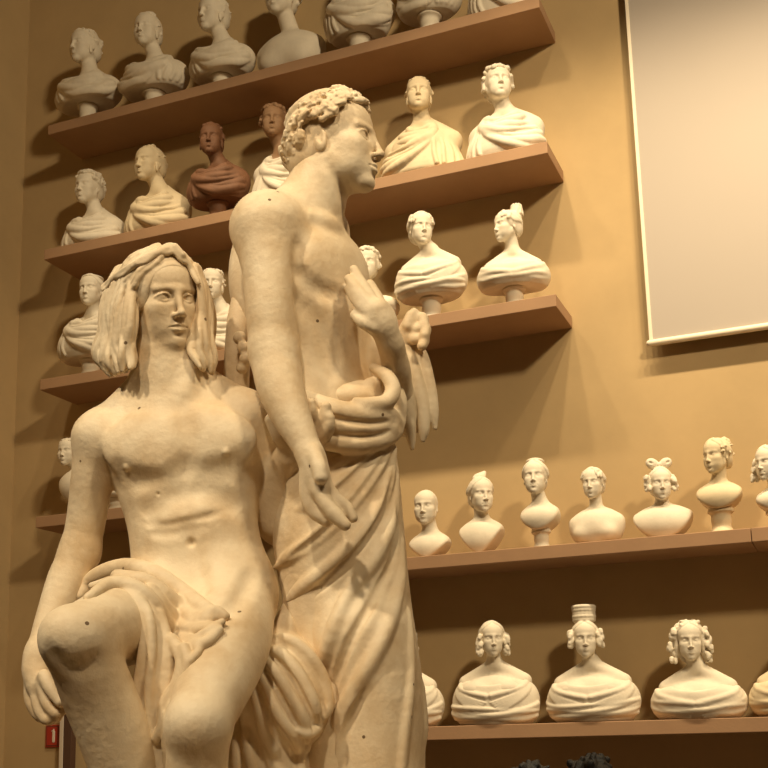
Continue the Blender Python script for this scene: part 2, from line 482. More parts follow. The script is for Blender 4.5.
def bust(row, u, hd, hp, label, yaw=0, pit=0, tilt=0, tyaw=0, style='toga', zw=.35, socle=None, hair='short', m='plaster', female=False,
         name='portrait_bust', group='plaster portrait busts on the shelves', Y=None, slope=.62, ex=1.75, seed=1, dp=None, neck=.62, side=1, drape_m=None, zsv=None, hair_m=None, up=None):
    rng = random.Random(seed); m = M[m]; dm = M[drape_m] if drape_m else m
    zt = ZS[row]+TH; Y = Y or (-.285 if row == 'B' else -.315 if socle else -.25)
    ctr = (u[0]+u[1])/2
    # where the base stands: the point of the plane Y at shelf height under the middle of the body
    v0 = hd[1]+60
    for _ in range(6):
        p, s = at_y(ctr, v0, Y); v0 += (p[2]-zt)/s
    base = p.copy(); base[2] = zt
    xl, xr = at_y(u[0], v0, Y)[0][0], at_y(u[1], v0, Y)[0][0]
    W = (xr-xl)/2*(.95 if style in ('bowl', 'vcut') else 1.0)
    hc = at_y(hd[0], hd[1], Y)[0]-base
    k = (at_y(hd[0], hd[1]-hp/2, Y)[0][2]-at_y(hd[0], hd[1]+hp/2, Y)[0][2])
    hc = V3(hc[0], -.02, hc[2])
    sh = max(at_y(ctr, socle[1], Y)[0][2]-zt, .03) if socle else 0.0
    zb = sh
    RH = rotz(PI+yaw) @ rotx(pit) @ roty(tilt)
    fr = Fr(hc, RH, k)
    T = Fr((0, 0, 0), rotz(PI+tyaw))
    chin = hc[2]-.5*k
    zs = chin-neck*.5*k
    if zsv: zs = at_y(hd[0], zsv, Y)[0][2]-base[2]
    dp = dp or (.135 if row == 'B' else min(max(.56*W, .11), .17))
    H = hc[2]+k*1.2
    lo, hi = (-max(W, .2)-.09, -.30, -.02), (max(W, .2)+.09, .30, H)
    root = empty(name, base); tag(root, label, 'bust', group)
    hw = max(W-.03, .09) if style in ('toga', 'shawl') else W*(.97 if style == 'nude' else 1.16)
    # ---- head, neck and chest in one surface
    v = Vol(lo, hi, HB)
    head(v, fr, female=female, nose=.82)
    nb = T.p((0, -.02, zs+.01)); nt = fr.p((0, -.11, -.22))
    v.cone(nt, nb, .185*k*(.92 if female else 1.05), .215*k, .07*k)
    sx = hw*(.74 if style == 'shawl' else .70); sr = min(.27*k, hw*.4)
    for q in (-1, 1):
        v.cone(T.p((0, -.02, zs-.02*k)), T.p((q*sx, -.01, zs-(slope if style == 'toga' else .50 if style == 'shawl' else .42)*k)), .20*k, sr*(.85 if style in ('toga', 'shawl') else 1), .10*k)
    zc = (zs+zb)/2
    lowc = .85 if style in ('shawl', 'toga') else .55
    v.ell(T.p((0, -.01, zs-lowc*k)), (hw*(.86 if style == 'toga' else .95), dp*.95, max(.60*k, .12)), T.R, .12*k)
    for q in ((-1, 1) if style not in ('bowl', 'vcut', 'toga') else ()):
        v.ell(T.p((q*hw*.40, dp*.55, zs-.75*k)), (hw*.38, dp*.42, .27*k), T.R, .12*k)
    if style in ('nude', 'bowl', 'vcut'):
        v.ell(T.p((0, 0, (zs+zb)/2-.05*k)), (hw*.95, dp*.95, (zs-zb)*.55), T.R, .10*k)
        e = {'nude': 2.8, 'bowl': 1.75, 'vcut': 1.3}[style]
        zz = zs-(.42 if style == 'nude' else .26)*k; hh = zz-zb
        wv = W*1.0

        def cut(X, Y_, Z):
            q = np.maximum((zz-Z)/hh, 0); x = np.abs(T.R[0, 0]*X+T.R[1, 0]*Y_)/wv
            return np.maximum(((x**e+q**e)**(1/e)-1)*min(wv, hh), -(T.R[0, 1]*X+T.R[1, 1]*Y_)-dp*.75)
        v.keep(cut, .012)
    else:
        def cut(X, Y_, Z): return zb+.03*(0 if not socle else 1)-Z+0*X+0*Y_
        v.keep(cut, .004)
    v.keep(lambda X, Y_, Z: zb-Z+0*X+0*Y_, .0)
    vol_obj('head_and_chest', v, m, root)
    # ---- drapery
    if style in ('toga', 'shawl'):
        v = Vol(lo, hi, HB)
        zc = zb+zw*(zs-zb); hz = zs-.10*k-zc

        def S(a, z, off=0.0):
            g = (z-zc)/(hz if z > zc else max(zc-zb, .02)*1.35)
            e_ = (ex if style == 'toga' else 1.9) if z > zc else 2.4; f = max(1-abs(g)**e_, 0.02)**(1/e_)
            return T.p(((W-.012)*f*math.sin(a)*1.0+off*math.sin(a), (dp*f+.01+off)*math.cos(a), z))
        # stack of rings makes the wrapped body
        n = 10
        for i in range(n):
            z = zb+.02+(zs-(slope*.6 if style == 'toga' else .60)*k-zb-.02)*i/(n-1)
            g = (z-zc)/(hz if z > zc else max(zc-zb, .02)*1.35); e_ = (ex if style == 'toga' else 1.9) if z > zc else 2.4; f = max(1-abs(g)**e_, .05)**(1/e_)
            v.ell((0, 0, z), ((W-.010)*f, dp*f+.008, (zs-zb)/n*1.5), T.R, .03)
        for q in (-1, 1):
            v.cone(T.p((q*.10*k, -.05, zs+(.02 if style == 'toga' else -.45)*k)), T.p((q*hw*.74, -.02, zs-(slope-.04 if style == 'toga' else .90)*k)), (.17 if style == 'toga' else .12)*k, sr*(.85 if style == 'toga' else .78)+.014, .06)
        # neck opening
        if style == 'toga':
            v.ell(T.p((.05*k*side, dp*.75, zs+.05*k)), (.30*k, dp*.95, .46*k), T.R, .015, 'sub')
        else:
            v.ell(T.p((0, dp*.70, zs+.02*k)), (hw*.88, dp*1.1, .62*k), T.R, .015, 'sub')
            v.ell(T.p((0, 0, zs+.22*k)), (hw*.80, dp*1.6, .44*k), T.R, .015, 'sub')
        zlo = zb+.03
        if style == 'toga':
            nf = 7
            for i in range(nf):
                g = i/(nf-1)
                a0, z0 = side*(1.25-.25*g), zs-.22*k-.10*k*g
                a1, z1 = -side*(.75+.75*g), zs-.30*k-(zs-zlo-.30*k)*g*.92
                pts = []
                for j in range(9):
                    t = j/8; a = a0+(a1-a0)*t; z = z0+(z1-z0)*t-(.16+.34*g)*k*math.sin(PI*t)*.9+.02*k*rng.uniform(-1, 1)
                    pts.append(S(a, max(z, zlo), .004+.004*(i % 2)))
                v.tube(spline(pts, 2), [(.020+.010*math.sin(j*.45+i*1.7))*k/.25 for j in range(17)], .007)
            for i in range(5):
                a = side*(1.45-.22*i)
                pts = [S(a+.06*math.sin(j+i), zs-.35*k-(zs-zlo-.35*k)*j/5, .003) for j in range(6)]
                v.tube(spline(pts, 2), .015*k/.25, .007)
        else:
            for i in range(8):
                g = i/7
                pts = []
                for j in range(13):
                    t = j/12; a = -1.45+2.9*t
                    z = zlo+.02*k+(.15+.95*g)*(zc+.25*k-zlo)*.62 - (.10+.10*g)*k*math.sin(PI*t)+.05*k*math.sin(a*2.2*side+i)
                    pts.append(S(a, max(z, zlo), .003+.004*(i % 2)))
                v.tube(spline(pts, 2), [(.0135+.006*math.sin(j*.35+i*2.1))*k/.25 for j in range(25)], .005)
            for q in (-1, 1):
                for i in range(6):
                    g = i/5
                    pts = []
                    for j in range(7):
                        t = j/6
                        pts.append(S(q*(1.35-.10*g-(1.28-.30*g)*t), zs-(.62+.10*g)*k-(.46+.16*g)*k*t, .007))
                    v.tube(spline(pts, 2), [.0125*k/.25*(1-.35*j/12) for j in range(13)], .004)
                # hem roll along the neckline
                pts = [S(q*(1.32-1.25*t/6), zs-(.54+.36*(t/6)**.8)*k, .006) for t in range(7)]
                v.tube(pts, .017*k/.25, .012)
        v.keep(lambda X, Y_, Z: zb-Z+0*X+0*Y_, .0)
        vol_obj('drapery', v, dm, root)
    # ---- hair
    if hair != 'bald':
        v = Vol(hc-np.array((.75*k,)*3), hc+np.array((.75*k, .75*k, 1.15*k)), HB*.9)
        if hair in ('short', 'curly', 'receding'):
            scalp(v, fr, .02, front=.02 if hair == 'receding' else 0)
            n = {'short': 46, 'curly': 80, 'receding': 30}[hair]
            r = {'short': (.025, .045), 'curly': (.045, .075), 'receding': (.025, .04)}[hair]
            for _ in range(n):
                f = rng.random()
                if f < .45: az, el = rng.uniform(-1.3, 1.3), rng.uniform(.62, 1.0)*(1 if hair != 'receding' else 1.25)
                else: az, el = rng.uniform(1.15, 2*PI-1.15), rng.uniform(-.35, 1.1)
                p = shell_pt(az, el, .015); rr = rng.uniform(*r)
                d = np.cross(p, [rng.uniform(-1, 1) for _ in range(3)]); d *= rr*1.5/np.linalg.norm(d)
                v.cone(fr.p(p-d), fr.p(p+d), rr*k, rr*.7*k, .02*k)
            if hair != 'curly':
                for q in (-1, 1): v.ell(fr.p((q*.30, .03, -.16)), np.array((.035, .06, .13))*k, fr.R, .02*k)
        else:
            scalp(v, fr, .025)
            for q in (-1, 1):     # combed from a middle parting
                locks(v, fr, rng, 6, (q*.12, q*.35, 1.15, .70), (q*2.2, q*1.35, -.10, -.12), .032, .02, .03, .02)
        if hair in ('bun', 'smooth'):
            v.ell(fr.p((0, -.50, -.02 if hair == 'smooth' else .30)), np.array((.13, .11, .13))*k, fr.R, .04*k)
        if hair in ('highbun', 'smooth'):
            for q in (-1, 1):
                for i in range(12):
                    p = shell_pt(q*rng.uniform(.55, 1.25), rng.uniform(.10, .62), .035)
                    v.cone(fr.p(p), fr.p(p+V3(q*.01, .02, -.05)), .050*k, .040*k, .006*k)
        if hair == 'highbun':
            v.cone(fr.p((0, -.33, .38)), fr.p((0, -.36, .56)), .17*k, .19*k, .04*k)
            for i in range(10):
                a = i*.628; v.cone(fr.p((.16*math.cos(a), -.36+.16*math.sin(a), .44)), fr.p((.13*math.cos(a+.6), -.36+.13*math.sin(a+.6), .72)), .06*k, .045*k, .01*k)
        if hair == 'topknot':
            for i in range(5):
                v.cone(fr.p((-.10+.05*i, -.12, .50+.05*(i % 2))), fr.p((-.20+.05*i, -.22, .68-.02*i)), .085*k, .065*k, .015*k)
        if hair == 'crownbraid':
            pts = [fr.p((.20*math.cos(a), -.10+.22*math.sin(a), .50)) for a in np.linspace(0, 2*PI, 15)]
            v.tube(pts, .055*k, .02*k)
        if hair == 'knotback':
            v.ell(fr.p((0, -.40, .42)), np.array((.17, .15, .15))*k, fr.R, .03*k)
            curls(v, Fr(fr.p((0, -.33, .30)), fr.R, k*.42), rng, 18, (0, 6.28), (-1, 1.4), (.08, .13))
            v.ell(fr.p((0, -.47, -.14)), np.array((.15, .10, .16))*k, fr.R, .04*k)
            curls(v, fr, rng, 26, (.9, 5.4), (-.3, .7), (.03, .05), .03)
        if hair == 'bow':
            for q in (-1, 1):
                v.ell(fr.p((q*.19, -.02, .62)), np.array((.20, .11, .16))*k, fr.R@roty(q*-.5), .02*k)
                v.ell(fr.p((q*.25, .09, .64)), np.array((.07, .06, .035))*k, fr.R@roty(q*-.5), .02*k, 'sub')
            v.ell(fr.p((0, 0, .58)), np.array((.07, .07, .08))*k, fr.R, .02*k)
        if hair in ('bow', 'sidecurls', 'hat'):
            for q in (-1, 1):
                v.ell(fr.p((q*.34, .06, .02 if hair != 'sidecurls' else -.08)), np.array((.08, .11, .17 if hair != 'sidecurls' else .24))*k, fr.R, .02*k)
                for i in range(19):
                    p = (q*(.32+rng.uniform(0, .11)), .10+rng.uniform(-.10, .10), rng.uniform(-.16, .20) if hair != 'sidecurls' else rng.uniform(-.40, .16))
                    v.cone(fr.p(p), fr.p((p[0]+q*.02, p[1]+.03, p[2]-.06)), .072*k, .056*k, .006*k)
        if hair == 'hat':
            for i in range(5):
                rr = .25+.012*(i % 2)+(0.02 if i == 4 else 0)
                pts = [fr.p((rr*math.cos(a), -.10+rr*math.sin(a), .50+.085*i)) for a in np.linspace(0, 2*PI, 19)]
                v.tube(pts, .060*k, .015*k)
            v.cone(fr.p((0, -.10, .40)), fr.p((0, -.10, .66)), .24*k, .22*k, .02*k)
        if hair == 'long':
            for q in (-1, 1):
                for i in range(40):
                    t = rng.random(); p = (q*(.34+.10*math.sin(t*2.6)+rng.uniform(-.03, .07)), -.05+rng.uniform(-.14, .16), .30-.78*t)
                    v.cone(fr.p(p), fr.p((p[0]+rng.uniform(-.03, .03), p[1]+.03, p[2]-.06)), .066*k, .05*k, .008*k)
            for q in (-1, 1): v.ell(fr.p((q*.33, -.06, -.08)), np.array((.085, .17, .36))*k, fr.R, .03*k)
            curls(v, fr, rng, 40, (.5, 5.8), (.15, 1.2), (.04, .06), .02)
            v.ell(fr.p((0, -.30, -.22)), np.array((.30, .16, .34))*k, fr.R, .05*k)
        if hair == 'band':
            pts = [fr.p(shell_pt(a, .72-.05*math.cos(a), .045)) for a in np.linspace(0, 2*PI, 19)]
            v.tube(pts, .035*k, .01*k)
            v.ell(fr.p((0, -.46, -.05)), np.array((.13, .10, .13))*k, fr.R, .04*k)
        vol_obj('hair', v, M[hair_m] if hair_m else m, root)
    # ---- socle
    if socle:
        w = socle[0]*s/2
        v = Vol((-w*1.6-.02, -w*1.6-.02, -.01), (w*1.6+.02, w*1.6+.02, sh+.06), HB*.8)

        def soc(X, Y_, Z):
            t = np.clip(Z/max(sh, .01), 0, 1)
            prof = w*(1.0-.22*np.sin(PI*np.clip(t*1.05, 0, 1))+.05*np.cos(t*12))
            return np.maximum(np.sqrt(X*X+Y_*Y_)-prof, np.maximum(-Z, Z-sh-.03))
        v.D = soc(*v.box(v.lo, v.lo+v.h*v.n)[1]).astype(np.float32)
        v.cone((0, 0, sh*.90), (0, 0, sh*.90+.001), w*1.05, w*1.05, .01, flat=(0, 0, 1), fs=.12)
        v.keep(lambda X, Y_, Z: -Z+0*X+0*Y_)
        vol_obj('socle', v, m, root, smooth=0)
    return root


g1 = 'portrait busts on the topmost shelf'
bust('T', (58, 117), (86, 49), 34, 'bust in a smooth mantle at the far left end of the topmost shelf', yaw=-.25, zw=.30, socle=(20, 107), hair='short', group=g1, seed=2, zsv=74)
bust('T', (123, 185), (149, 33), 34, 'bust in a heavy toga, second from the left on the topmost shelf', yaw=.05, zw=.34, socle=(22, 94), hair='receding', group=g1, seed=3, side=-1, zsv=60)
bust('T', (192, 251), (214, 17), 36, 'bust with ornamented shoulder and lace front, third along the topmost shelf', yaw=-.25, zw=.40, socle=(22, 78), hair='short', group=g1, seed=4, zsv=44)
bust('T', (257, 325), (282, 0), 38, 'bare-chested bust without drapery on the topmost shelf', yaw=-.1, style='nude', hair='curly', group=g1, seed=5, zsv=38, neck=.9)
bust('T', (326, 393), (366, -38), 38, 'large toga bust just right of the bare-chested bust, head out of the photo', zw=.5, socle=(24, 39), hair='short', group=g1, seed=6, zsv=-8)
bust('T', (400, 460), (431, -48), 38, 'bust with a fluted mantle hem on a pale square socle, cut by the photo top', zw=.6, socle=(24, 17), hair='curly', group=g1, seed=7, side=-1, zsv=-20)
bust('T', (469, 542), (506, -62), 38, 'bust at the right end of the topmost shelf, only its draped foot in view', zw=.35, hair='short', group=g1, seed=8, zsv=-32)
g2 = 'portrait busts on the second shelf from the top'
bust('R', (64, 122), (90, 190), 33, 'bust with rounded fringe at the far left end of the second shelf', yaw=-.05, zw=.12, hair='curly', group=g2, seed=9, zsv=213)
bust('R', (127, 189), (151, 166), 36, 'balding bust in a wrapped toga, just left of the dark terracotta bust', yaw=-.2, zw=.2, hair='receding', group=g2, seed=10, m='cream', zsv=192)
bust('R', (189, 247), (213, 142), 33, 'dark brown terracotta bust on a white socle', yaw=.30, zw=.36, socle=(21, 204), hair='short', group=g2, seed=11, m='terracotta', zsv=165)
bust('R', (252, 312), (275, 124), 33, 'bust with a brown head and white mantle, half behind the standing statue', yaw=.35, zw=.12, hair='curly', group=g2, seed=12, m='brownclay', drape_m='plaster', zsv=153)
bust('R', (381, 466), (420, 98), 36, 'bust with wavy hair and knotted mantle, right of the standing statue face', yaw=.30, pit=.10, zw=.05, ex=1.5, slope=.72, hair='short', group=g2, seed=13, m='cream', side=-1, zsv=122)
bust('R', (467, 547), (499, 87), 37, 'curly-haired bust at the right end of the second shelf', yaw=.45, pit=.12, zw=.15, hair='curly', group=g2, seed=14, zsv=112)
g3 = 'portrait busts on the third shelf from the top'
bust('S', (60, 121), (93, 292), 32, 'bust of a woman half behind the long hair of the seated youth', yaw=.15, zw=.28, socle=(22, 361), hair='band', female=True, group=g3, seed=15, zsv=314)
bust('S', (192, 246), (214, 286), 32, 'bust between the two big statues, on the third shelf', yaw=.35, zw=.2, hair='short', group=g3, seed=16, zsv=309)
bust('S', (329, 395), (368, 266), 33, 'bust peeking out behind the hand on the standing statue chest', yaw=.30, zw=.25, socle=(24, 318), hair='curly', female=True, group=g3, seed=17, zsv=292)
bust('S', (397, 467), (422, 231), 34, 'bust of a woman in a crossed gown on a round white socle', yaw=.60, zw=.30, style='shawl', socle=(23, 299), hair='smooth', female=True, group=g3, seed=18, zsv=252)
bust('S', (481, 549), (508, 228), 32, 'bust of a woman with a high bun, turned to profile', yaw=-.72, zw=.30, style='shawl', socle=(22, 289), hair='highbun', female=True, group=g3, seed=19, zsv=252, tyaw=.2)
g4 = 'busts on the lowest left shelf behind the seated youth'
bust('L', (61, 93), (70, 453), 28, 'small white bust at the far left, beside the seated youth arm', yaw=.1, style='bowl', socle=(14, 503), hair='short', group=g4, seed=20, zsv=472)
bust('L', (98, 140), (118, 440), 30, 'white bust seen in the gap between the seated youth arm and ribs', zw=.35, socle=(26, 500), hair='short', group=g4, seed=21, zsv=465)
g5 = 'bare-shouldered busts on the middle right shelf'
bust('A', (410, 451), (427, 508), 36, 'small bald bust with a straight-cut chest, next to the standing statue hip', yaw=.10, style='vcut', hair='bald', group=g5, seed=22, zsv=534, neck=.8)
bust('A', (460, 505), (482, 496), 36, 'bust with a plaited knot on top of the head', yaw=.65, style='vcut', hair='topknot', female=True, group=g5, seed=23, zsv=521, neck=.8)
bust('A', (522, 562), (536, 479), 36, 'long-necked bust on a small round socle with a flat braid on top', yaw=.12, pit=.12, style='bowl', socle=(18, 531), hair='crownbraid', female=True, group=g5, seed=24, zsv=505, neck=1.1)
bust('A', (569, 627), (594, 484), 32, 'bust with smooth parted hair and broad round chest', yaw=-.12, style='nude', hair='smooth', female=True, group=g5, seed=25, zsv=510, neck=.9)
bust('A', (633, 696), (661, 485), 34, 'bust with a big hair bow and side curls', yaw=.30, style='bowl', hair='bow', female=True, group=g5, seed=26, zsv=507, neck=.6)
bust('A', (698, 747), (717, 457), 36, 'bust with knotted back hair, raised on a tall white pedestal', yaw=-.55, style='bowl', socle=(24, 510), hair='knotback', female=True, group=g5, seed=27, m='cream', zsv=484, neck=1.0)
bust('A', (757, 804), (769, 464), 36, 'curly bust on a pedestal, half cut by the right photo edge', yaw=-.6, style='bowl', socle=(24, 512), hair='sidecurls', female=True, group=g5, seed=28, zsv=490, neck=1.0)
g6 = 'shawled busts on the lowest right shelf'
bust('B', (357, 443), (397, 640), 40, 'shawled bust almost hidden behind the cloak of the standing statue', zw=.35, style='shawl', hair='long', female=True, group=g6, seed=29, zsv=668)
bust('B', (453, 540), (493, 639), 36, 'bust of a woman with hanging side curls in a loose shawl', yaw=.42, zw=.30, style='shawl', hair='sidecurls', female=True, group=g6, seed=30, zsv=664)
bust('B', (548, 641), (586, 639), 38, 'bust of a woman wearing a tall coiled braid like a crown', yaw=.22, zw=.34, style='shawl', hair='hat', female=True, group=g6, seed=31, zsv=664, side=-1)
bust('B', (653, 747), (690, 641), 40, 'bust of a woman with long ringlets falling to her shoulders', yaw=.20, zw=.34, style='shawl', hair='long', female=True, group=g6, seed=32, zsv=668)
bust('B', (751, 850), (800, 632), 40, 'bust cut by the right photo edge, only one shawled shoulder in view', zw=.34, style='shawl', hair='sidecurls', female=True, group=g6, seed=33, zsv=662, side=-1, m='cream')


# ------------------------------------------------------------------ the big plaster group
PI = math.pi
Y0 = 3.0
SO = CAM + HF*Y0 + HR*at_d(270, 600, Y0)[0].dot(HR) - HR*CAM.dot(HR)
SO[2] = 1.02
SR = np.stack([HR, HF, V3(0, 0, 1)], 1)


def G(u, v, d):
    """point of the group seen at (u, v), d metres behind its middle plane (local axes: right, away, up) and metres per pixel"""
    w, s = at_d(u, v, Y0+d)
    return SR.T @ (w-SO), s


class Sculpt(Vol):
    def c(s, a, b, k=10, op='add', flat=None, fs=1.0):
        A, sa = G(*a[:3]); B, sb = G(*b[:3])
        s.cone(A, B, a[3]*sa, b[3]*sb, k*sa, op, flat, fs)

    def b(s, a, k=10, op='add'): s.c(a, a, k, op)

    def t(s, pts, k=10, n=0, op='add', flat=None, fs=1.0):
        if n == 0 and len(pts) > 2 and len(pts) < 12: n = 4
        if n: pts = spline(pts, n)
        P = [G(*p[:3]) for p in pts]
        s.tube([p[0] for p in P], [q[3]*p[1] for p, q in zip(P, pts)], k*P[0][1], op, flat, fs)

    def e(s, c, r, k=10, R=None, op='add'):
        """ellipsoid: centre (u, v, d), radii (pixels across, metres deep, pixels high)"""
        A, sa = G(*c)
        s.ell(A, (r[0]*sa, r[1], r[2]*sa), R, k*sa, op)

    def hit(s, u, v, off=0.0, d0=-.75, d1=.7):
        """where the line of sight at (u, v) first meets the surface; off metres further in"""
        ds = np.arange(d0, d1, s.h*.5)
        a, _ = G(u, v, d0); b, _ = G(u, v, d1)
        P = a+(b-a)*((ds-d0)/(d1-d0))[:, None]
        I = np.round((P-s.lo)/s.h).astype(int)
        ok = ((I >= 0) & (I < s.n)).all(axis=1)
        I = np.clip(I, 0, np.array(s.n)-1)
        D = np.where(ok, s.D[I[:, 0], I[:, 1], I[:, 2]], 1.0)
        j = np.flatnonzero(D < 0)
        return None if len(j) == 0 else ds[j[0]]+off

    def trace(s, pts, n=5, off=0.0, src=None, dflt=None, smooth=2):
        """lay (u, v, r) points on the surface of src as (u, v, d, r)"""
        src = src or s
        P = spline(pts, n); d = []
        for p in P:
            q = src.hit(p[0], p[1]); d.append(np.nan if q is None else q)
        d = np.array(d)
        ok = ~np.isnan(d)
        if not ok.any(): d[:] = 0 if dflt is None else dflt
        else: d = np.interp(np.arange(len(d)), np.flatnonzero(ok), d[ok])
        for _ in range(smooth):
            e = np.concatenate([d[:1], d, d[-1:]]); d = (e[:-2]+2*e[1:-1]+e[2:])/4
        return [(p[0], p[1], d[i]+off, p[2]) for i, p in enumerate(P)]

    def draw(s, pts, k=4, n=5, off=0.0, op='add', src=None, smooth=2):
        P = s.trace(pts, n, off, src, smooth=smooth); m = len(P)-1
        w = [min(1, (i/m)/.16+.12, (1-i/m)/.16+.12)**.7 for i in range(len(P))]
        s.t([(p[0], p[1], p[2]+(1-w[i])*p[3]*.0016*(1 if op == 'add' else -1), p[3]*w[i]) for i, p in enumerate(P)], k, op=op)


def box_of(u0, u1, v0, v1, d0, d1):
    P = np.array([G(u, v, d)[0] for u in (u0, u1) for v in (v0, v1) for d in (d0, d1)])
    return P.min(0), P.max(0)


HS = .0029
grp = empty('sculpture_group', SO); grp.rotation_euler = (0, 0, math.atan2(HR[1], HR[0]))
tag(grp, 'large cream plaster group of a seated long-haired youth and a standing curly-haired man', 'sculpture')
OLD = M['old']

# ================= seated youth
lo, hi = box_of(14, 345, 236, 800, -.62, .34); lo[2] = .06
v = Sculpt(lo, hi, HS)
# torso
v.e((181, 450, .05), (76, .115, 62), 10)
v.e((190, 500, .05), (67, .110, 58), 25)
v.e((197, 553, .05), (65, .105, 52), 25)
v.e((203, 600, .06), (68, .115, 46), 25)
v.e((146, 447, -.034), (42, .036, 30), 18)
v.e((217, 440, -.034), (40, .036, 30), 18)
v.c((166, 352, .03, 31), (173, 402, .055, 36), 14)
v.c((158, 384, .07, 24), (112, 424, .06, 21), 18)
v.c((186, 382, .07, 24), (240, 408, .07, 20), 18)
# his right arm, hanging
v.b((101, 437, .04, 26), 14)
v.t([(99, 440, .04, 25), (93, 470, .05, 21), (87, 515, .08, 19.5), (80, 552, .09, 19)], 12)
v.t([(80, 552, .09, 19), (68, 580, .07, 20.5), (54, 614, .03, 17), (38, 654, -.03, 12)], 10)
v.t([(38, 652, -.03, 12), (36, 668, -.04, 14), (40, 684, -.05, 14)], 8)
for f in ([(30, 678, -.03, 6), (31, 700, -.04, 6.5), (40, 716, -.05, 6), (50, 717, -.06, 5.5)],
          [(36, 682, -.06, 6.5), (38, 704, -.07, 6.5), (46, 719, -.08, 6), (56, 718, -.09, 5.5)],
          [(42, 684, -.08, 6.5), (47, 702, -.09, 6.5), (56, 713, -.10, 6), (62, 711, -.10, 5)],
          [(44, 676, -.09, 7), (52, 690, -.11, 7), (60, 702, -.12, 5.5)]):
    v.t(f, 4)
# his left arm, bent behind the other's forearm
v.b((246, 417, .06, 24), 14)
v.t([(247, 420, .06, 24), (264, 468, .11, 24), (283, 520, .15, 24)], 12)
v.t([(283, 520, .15, 25), (287, 488, .10, 23), (292, 458, .03, 16)], 12)
v.t([(292, 458, .03, 16), (297, 442, .01, 16), (303, 432, .015, 14)], 8)
v.t([(288, 450, .0, 8), (279, 436, -.03, 7.5), (271, 420, -.045, 6.5)], 5)
v.t([(303, 440, .0, 8), (312, 424, -.06, 7.5), (312, 413, -.09, 7), (311, 403, -.10, 5)], 4)
v.t([(306, 442, .0, 8), (319, 430, -.06, 8), (325, 418, -.09, 7), (326, 407, -.10, 5.5)], 4)
v.t([(308, 448, .0, 8), (322, 438, -.06, 7.5), (329, 427, -.09, 6.5), (330, 418, -.10, 5)], 4)
# legs
v.t([(160, 612, .06, 46), (122, 624, -.18, 43), (92, 634, -.34, 37), (78, 640, -.40, 34)], 22)
v.b((66, 634, -.43, 24), 16)
v.t([(78, 642, -.40, 34), (97, 690, -.34, 36), (116, 740, -.30, 35), (128, 790, -.27, 30), (146, 900, -.20, 17)], 12)
v.t([(230, 594, .05, 46), (226, 645, -.12, 44), (210, 692, -.28, 38), (199, 725, -.37, 31)], 22)
v.b((196, 724, -.385, 25), 22)
v.t([(199, 728, -.37, 31), (197, 765, -.34, 31), (196, 820, -.30, 30), (192, 920, -.28, 17)], 10)
for a, b in (((148, 915, -.2, 17), (118, 940, -.42, 13)), ((192, 935, -.28, 17), (180, 975, -.50, 13))): v.c(a, b, 10)
# chest and belly modelling
v.draw([(114, 468, 5), (134, 480, 6), (160, 481, 6), (184, 472, 5), (206, 472, 6), (232, 466, 6), (250, 452, 4)], 16, op='sub', off=-.013)
v.draw([(186, 412, 4), (188, 440, 5), (186, 470, 5), (187, 500, 4)], 18, op='sub', off=-.012)
v.draw([(142, 523, 2.5), (165, 525, 3), (195, 519, 3), (226, 511, 2.5)], 5, op='sub', off=-.004)
v.draw([(150, 533, 2.5), (170, 533, 2.5), (203, 527, 2.5)], 8, op='sub', off=-.005)
v.draw([(184, 492, 5), (160, 500, 6), (142, 515, 5)], 18, op='sub', off=-.013)
v.draw([(190, 490, 5), (216, 492, 6), (240, 508, 5)], 18, op='sub', off=-.013)
v.draw([(187, 532, 4), (194, 560, 4), (203, 590, 4)], 18, op='sub', off=-.012)
v.draw([(254, 570, 4), (240, 596, 5), (222, 616, 5)], 14, op='sub', off=-.009)
for q in ((127, 467), (226, 452)):
    d = v.hit(*q); v.b((q[0], q[1], d+.002, 3.2), 3)
d = v.hit(191, 543); v.b((191, 543, d-.001, 4), 4, op='sub')
d = v.hit(158, 494); v.b((158, 494, d, 1.6), 1, op='sub')
# neck
v.draw([(192, 356, 4), (189, 378, 4), (182, 399, 3)], 14, off=.009)
# knees and shins
v.draw([(48, 652, 4), (60, 666, 4), (84, 669, 4), (102, 658, 4)], 16, op='sub', off=-.014)
hc, s_ = G(163, 302, .0)
YF = Fr(hc, rotz(PI+.60) @ rotx(-.16) @ roty(.13), 100*s_)
head(v, YF, hero=True, female=True)
youth = vol_obj('seated_youth', v, OLD, grp); youth['label'] = 'seated nude youth with long hair, cloth over one thigh'
bodyY = v

# his hair: a cap with combed waves, a tied band and locks down to the shoulders
lo, hi = box_of(88, 222, 232, 386, -.24, .30)
v = Sculpt(lo, hi, .0027)
k_ = YF.k
scalp(v, YF, .060)
rng = random.Random(4)
for q in (-1, 1):
    for i in range(12):
        f = i/11
        pts = []
        for j in range(9):
            g = j/8
            az = q*(.10+.35*f+(1.15+1.0*f)*g); el = (.80+.42*f)-(.95+.10*f)*g**1.2
            pts.append(YF.p(shell_pt(az+.05*math.sin(g*12+i), el, .060+.012*math.sin(g*9+i*2))))
        v.tube(pts, .030*k_, .010*k_)


def poly(P, g):
    x = g*(len(P)-1); i = min(int(x), len(P)-2); return np.array(P[i])+(np.array(P[i+1])-np.array(P[i]))*(x-i)


